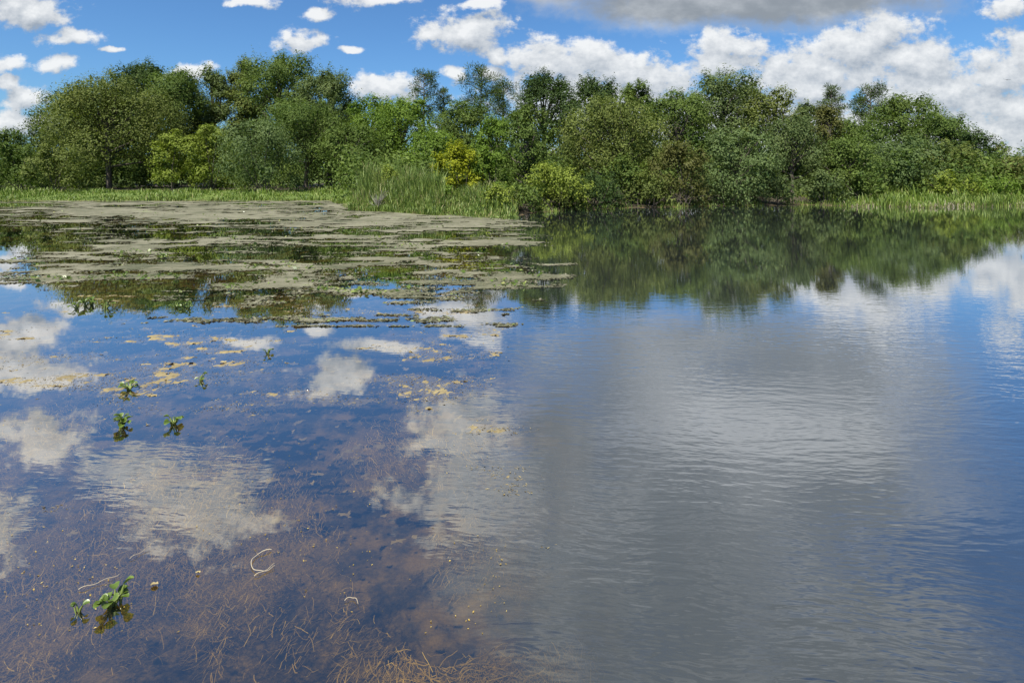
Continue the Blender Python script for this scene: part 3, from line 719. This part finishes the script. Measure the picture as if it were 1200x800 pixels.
def tan_d(x, y):
    u, v = uv_of(x, y); n = MN.fbm(x * 1.3 + 50, y * 3.6 + 3, 4); f = MN2.fbm(x * 5, y * 13, 3)
    zone = np.clip(.62 * bump(v, 398, 462, 6) * bump(u, -60, 320, 20) + .66 * bump(v, 398, 470, 9) * bump(u, 455, 620, 18) + .38 * bump(v, 335, 400, 9) * bump(u, -60, 600, 20)
                   + .50 * np.exp(-(((u - 290) / 26) ** 2 + ((v - 576) / 12) ** 2)) + .45 * np.exp(-(((u - 212) / 26) ** 2 + ((v - 582) / 10) ** 2)) + .4 * np.exp(-(((u - 195) / 26) ** 2 + ((v - 612) / 10) ** 2))
                   + .4 * np.exp(-(((u - 80) / 60) ** 2 + ((v - 450) / 8) ** 2)) + .34 * bump(v, 455, 500, 8) * bump(u, 250, 600, 20), 0, 1)
    return np.clip((zone + (n - .5) * 1.8 + (f - .5) * .7 - .44) * 2.4, 0, 1) * np.clip((.12 - x + (MN2.fbm(y * 3, y * 0 + 2, 3) - .5) * .6) * 6, 0, 1)
bits('tan_algae', 420000, (-1.0, .1), (2.4, 8.0), tan_d, .020, -.020, .003, TAN_ALGAE, 'tan filament algae floating in streaks on the calm near water', 'algae', 13, .16, .3)
# soft films of the same algae, half awash: one sheet, broken where it dips under
ax = np.arange(-8.0, .0, .016); ay = [2.5]
while ay[-1] < 8: ay.append(ay[-1] + .010 + .0022 * ay[-1])
X, Y = np.meshgrid(ax, np.array(ay), indexing='ij'); X = X + rj.normal(size=X.shape) * .005; Y = Y + rj.normal(size=Y.shape) * .006
dn = tan_d(X, Y); lace = MN.fbm(X * 11, Y * 24, 4); okv = (dn > .26 + 2.6 * (lace - .46)) & (X > -Y)
nx, ny = X.shape; I = np.arange(nx * ny).reshape(nx, ny)
okf = okv[:-1, :-1] & okv[1:, :-1] & okv[1:, 1:] & okv[:-1, 1:]
fc = np.stack([I[:-1, :-1], I[1:, :-1], I[1:, 1:], I[:-1, 1:]], -1)[okf]
Z = -.0205 + .034 * MN2.fbm(X * 7, Y * 12, 4) + .006 * (dn - 1) + (rj.random(X.shape) - .5) * .010
used = np.unique(fc); rem = np.full(nx * ny, -1); rem[used] = np.arange(len(used))
o = obj('algae_film', mesh_np('algae_film', np.stack([X, Y, Z], -1).reshape(-1, 3)[used], rem[fc], TAN_ALGAE, (.2 + .45 * MN2.fbm(X * 3, Y * 4, 4) + .3 * (rj.random(X.shape) - .3)).ravel()[used]))
tag(o, 'thin tan films of algae half awash on the calm near water', 'algae', kind='stuff')
bits('drifting_specks', 1800, (-.98, -.01), (2.0, 7.0), lambda x, y: np.clip((MN.fbm(x * 2.2 + 7, y * 2.2, 3) - .5) * 5, 0, 1), .008, .002, .004, BROWN_WEED, 'scattered brown specks floating on the near water at left', 'debris', 14)

# submerged weed: long curved strands under the surface
def strands(name, n, seed, label):
    rr = np.random.default_rng(seed); seg = 5
    y = 1 / rr.uniform(1 / 6.5, 1 / 1.45, n); x = rr.uniform(-1.05, .16, n) * y
    u, v = uv_of(x, y)
    p = .5 + 2.6 * (MN.fbm(x * 1.5 + 90, y * 2.3, 4) - .5) + .36 * np.clip((v - 520) / 190, -.6, .8) - .55 * np.clip((u - 430) / 200, 0, 1) - .36
    k2 = np.clip(p * 5, 0, 1) > rr.random(n); x, y = x[k2], y[k2]; n = len(x)
    z = -.008 - .26 * rr.random(n) ** 1.3; z = np.maximum(z, terrain(x, y) + .03); z = np.minimum(z, -.008)
    a = (MN2.fbm(x * 1.2, y * 1.2, 3) * 9 + rr.normal(size=n) * .7); cur = rr.normal(size=n) * .32
    ln = .03 + .08 * rr.random(n); w = .0005 + .0009 * rr.random(n)
    V = np.zeros((n, seg, 2, 3)); px_, py_ = x.copy(), y.copy(); pz = z.copy()
    for s in range(seg):
        aa = a + cur * s / 2; cxv, syv = np.cos(aa), np.sin(aa)
        for j, sg in enumerate((-1, 1)):
            V[:, s, j] = np.stack([px_ - sg * syv * w, py_ + sg * cxv * w, pz + sg * w * .3], -1)
        px_ = px_ + cxv * ln / seg; py_ = py_ + syv * ln / seg; pz = np.minimum(pz + rr.normal(size=n) * .006, -.005)
    I = np.arange(n * seg * 2).reshape(n, seg, 2)
    fc = np.stack([I[:, :-1, 0], I[:, :-1, 1], I[:, 1:, 1], I[:, 1:, 0]], -1).reshape(-1, 4)
    t = np.clip(rr.normal(.45, .22, n) + z * .6, 0, 1)
    o = obj(name, mesh_np(name, V.reshape(-1, 3), fc, BROWN_WEED, np.repeat(t, seg * 2)))
    return tag(o, label, 'water weed', kind='stuff')
strands('submerged_weed', 120000, 15, 'brown feathery weed growing under the clear shallow water at left')

# ------------------------------------------------------------------ water hyacinths
def leaf_mesh(seed, size, petiole):
    rr = random.Random(seed); V = []; Fc = []; T_ = []
    n = 6; path = [(0, 0, -.01), (0, petiole * .16, petiole * .35), (0, petiole * .34, petiole * .72), (0, petiole * .5, petiole)]
    rad = [.10 * size, .17 * size, .13 * size, .05 * size]
    tv, tf = tube(path, rad, n); V += list(tv); Fc += [tuple(q) for q in tf]; T_ += [.75] * len(tv)
    b = len(V); rowsn, cols = 6, 5
    for i in range(rowsn):
        s = i / (rowsn - 1); wdt = size * (.18 + .82 * math.sin(math.pi * (.10 + .84 * s)) ** .75) * .48
        for j in range(cols):
            c = (j / (cols - 1)) * 2 - 1
            V.append(np.array([c * wdt, petiole * .5 + size * s * .86, petiole + size * (.42 * s - .30 * s * s) + abs(c) ** 2 * wdt * .55 + rr.gauss(0, .012) * size])); T_.append(.25 + .3 * s + .12 * abs(c) + rr.gauss(0, .05))
    for i in range(rowsn - 1):
        for j in range(cols - 1):
            q = b + i * cols + j; Fc.append((q, q + 1, q + cols + 1, q + cols))
    return mesh_np('leaf', np.array(V), np.array(Fc), HYA, np.clip(T_, 0, 1), smooth=True)
LEAVES = [leaf_mesh(i, .036 + .005 * i, .040 + .012 * (i % 3)) for i in range(5)]
def root_mesh():
    rr = np.random.default_rng(2); ps = []
    for i in range(14):
        a = rr.random() * 6.28; e = np.array([math.cos(a) * .05, math.sin(a) * .05, -.10 - .05 * rr.random()])
        ps.append(tube([(0, 0, .005), e * (.8, .8, .5), e], [.006, .004, .002], 4))
    v, f = join(ps); return mesh_np('root', v, f, ROOT, np.full(len(v), .5))
ROOTM = root_mesh()
def hyacinth(u, v, n, spread, scale, seed, label, name='water_hyacinth', flat=0.0):
    rr = random.Random(seed); D = Dv(v); root = obj(name, None, None, (W(u, D), D, .002))
    nroot = 1 if spread < .05 else max(2, n // 6)
    cents = [(rr.uniform(-1, 1) * spread, rr.uniform(-.6, .6) * spread) for _ in range(nroot)]
    for c in cents: 
        q = obj('root', ROOTM, root, (c[0], c[1], 0)); q.scale = (scale,) * 3
    for i in range(n):
        c = cents[i % nroot]
        lf = obj('leaf', LEAVES[rr.randrange(5)], root, (c[0] + rr.gauss(0, .006), c[1] + rr.gauss(0, .006), 0))
        lf.rotation_euler = (-rr.uniform(-.35, .45) - flat, rr.gauss(0, .2), i * 2.4 + rr.uniform(-.4, .4)); s = scale * rr.uniform(.75, 1.15); lf.scale = (s, s, s)
    tag(root, label, 'water plant', 'floating water hyacinths')
hyacinth(145, 500, 18, .018, .85, 1, 'bushy water hyacinth floating on blue reflection, left of a sparser one')
hyacinth(197, 499, 11, .03, .8, 2, 'sparse sprawling water hyacinth right of the bushy one')
hyacinth(153, 457, 14, .02, .9, 3, 'small water hyacinth at the left end of a tan algae streak')
hyacinth(241, 445, 6, .06, .7, 4, 'little water hyacinth in the middle of the tan algae')
hyacinth(313, 415, 6, .015, .75, 5, 'tiny lone water hyacinth farthest right on the near water')
hyacinth(122, 714, 14, .035, .75, 6, 'light green water hyacinth nearest the viewer at bottom left')
hyacinth(93, 716, 4, .01, .55, 7, 'hyacinth sprig with few leaves beside the nearest hyacinth')
hyacinth(110, 360, 26, .20, 1.15, 8, 'wide hyacinth clump floating in open water below the weed mat', flat=-.1)
hyacinth(224, 361, 18, .20, 1.0, 9, 'hyacinth clump at the front rim of the weed mat')
hyacinth(190, 302, 16, .26, 1.1, 10, 'yellow-green hyacinth clump in the middle of the weed mat')
hyacinth(136, 325, 12, .18, 1.1, 11, 'hyacinth clump at the left front of the weed mat')
hyacinth(206, 326, 8, .12, 1.0, 12, 'small hyacinth clump between two larger ones on the weed mat')
hyacinth(265, 277, 22, .40, 1.3, 13, 'pale hyacinth clump far out on the weed mat')
hyacinth(285, 281, 14, .35, 1.2, 14, 'low hyacinth clump right of the pale far one')
hyacinth(425, 270, 10, .25, 1.2, 15, 'far hyacinth clump in front of the reeds')

# floating twigs and leaves
def twig(label, pts, rad, name='floating_twig'):
    for _ in range(2):                                   # round the bends
        q = [pts[0]]
        for a, b in zip(pts[:-1], pts[1:]):
            q += [(a[0] * .75 + b[0] * .25, a[1] * .75 + b[1] * .25), (a[0] * .25 + b[0] * .75, a[1] * .25 + b[1] * .75)]
        pts = q + [pts[-1]]
    P3 = [np.array([W(u, Dv(v)), Dv(v), .006 + .006 * math.sin(i * .5) ** 2]) for i, (u, v) in enumerate(pts)]
    o0 = P3[0].copy(); v_, f_ = tube([p - o0 for p in P3], [rad * (1 - .6 * i / len(P3)) for i in range(len(P3))], 6)
    o = obj(name, mesh_np(name, v_, f_, TWIG, np.full(len(v_), .6), smooth=True), None, tuple(o0)); tag(o, label, 'twig', 'twigs floating on the near water')
twig('pale curled twig floating among brown submerged weed', [(318, 645), (302, 650), (293, 660), (297, 670), (310, 672), (322, 665)], .0022)
twig('short straight pale twig crossing the curled twig', [(298, 676), (310, 671), (322, 662)], .0018)
twig('long thin straw twig just above the nearest hyacinth', [(92, 692), (108, 687), (124, 681), (140, 675)], .0016)
twig('thin straw twig below the left ripples', [(152, 656), (163, 650), (175, 642)], .0014)
twig('fine curved stalk floating far from the hyacinths at bottom centre', [(404, 705), (412, 701), (418, 704), (420, 710)], .0016)

def dead_leaf(u, v, size, label):
    D = Dv(v); th = np.linspace(0, 2 * math.pi, 13)[:-1]; rr = random.Random(int(u))
    V = [(0, 0, .004)] + [(math.cos(t) * size * (.8 + .35 * rr.random()), math.sin(t) * size * .7 * (.8 + .35 * rr.random()), .004 + .008 * rr.random()) for t in th]
    Fc = [(0, i + 1, (i + 1) % 12 + 1) for i in range(12)]
    o = obj('floating_leaf', mesh_np('floating_leaf', np.array(V), np.array(Fc), TAN_ALGAE, np.full(13, .75)), None, (W(u, D), D, .002)); tag(o, label, 'leaf', 'dead leaves on the water')
dead_leaf(181, 686, .016, 'tan dead leaf floating right of the nearest hyacinth')
dead_leaf(232, 672, .010, 'small dead leaf floating above the brown weed')
dead_leaf(262, 425, .028, 'pale dead leaf lying on the tan algae')

# bird high over the right-hand trees
def bird(u, v, D, label):
    root = obj('flying_bird', None, None, (W(u, D), D, CAMZ + (VH - v) / F * D))
    m = bark_mat('dark_feather', (.012, .012, .014), (.03, .03, .035))
    body, bf = tube([(-.26, 0, 0), (-.18, 0, .01), (-.05, 0, .02), (.08, 0, .01), (.17, 0, .02), (.22, 0, .01)], [.01, .035, .06, .05, .03, .006], 8)
    obj('body', mesh_np('body', body, bf, m, smooth=True), root)
    for s in (-1, 1):
        pts = [(.08, 0), (.10, .18), (.04, .48), (-.04, .46), (-.07, .20), (-.06, 0)]
        V = [(x, s * y, .03 + .22 * y + .01) for x, y in pts] + [(x, s * y, .03 + .22 * y - .01) for x, y in pts]
        bm_f = [(0, 1, 4, 5), (1, 2, 3, 4), (6, 7, 10, 11), (7, 8, 9, 10)] + [(i, (i + 1) % 6, (i + 1) % 6 + 6, i + 6) for i in range(6)]
        obj('wing', mesh_np('wing', np.array(V), np.array(bm_f), m), root)
    tag(root, label, 'bird'); root.rotation_euler = (.2, 0, .7)
bird(1180, 94, 90, 'small dark bird flying over the trees at right')
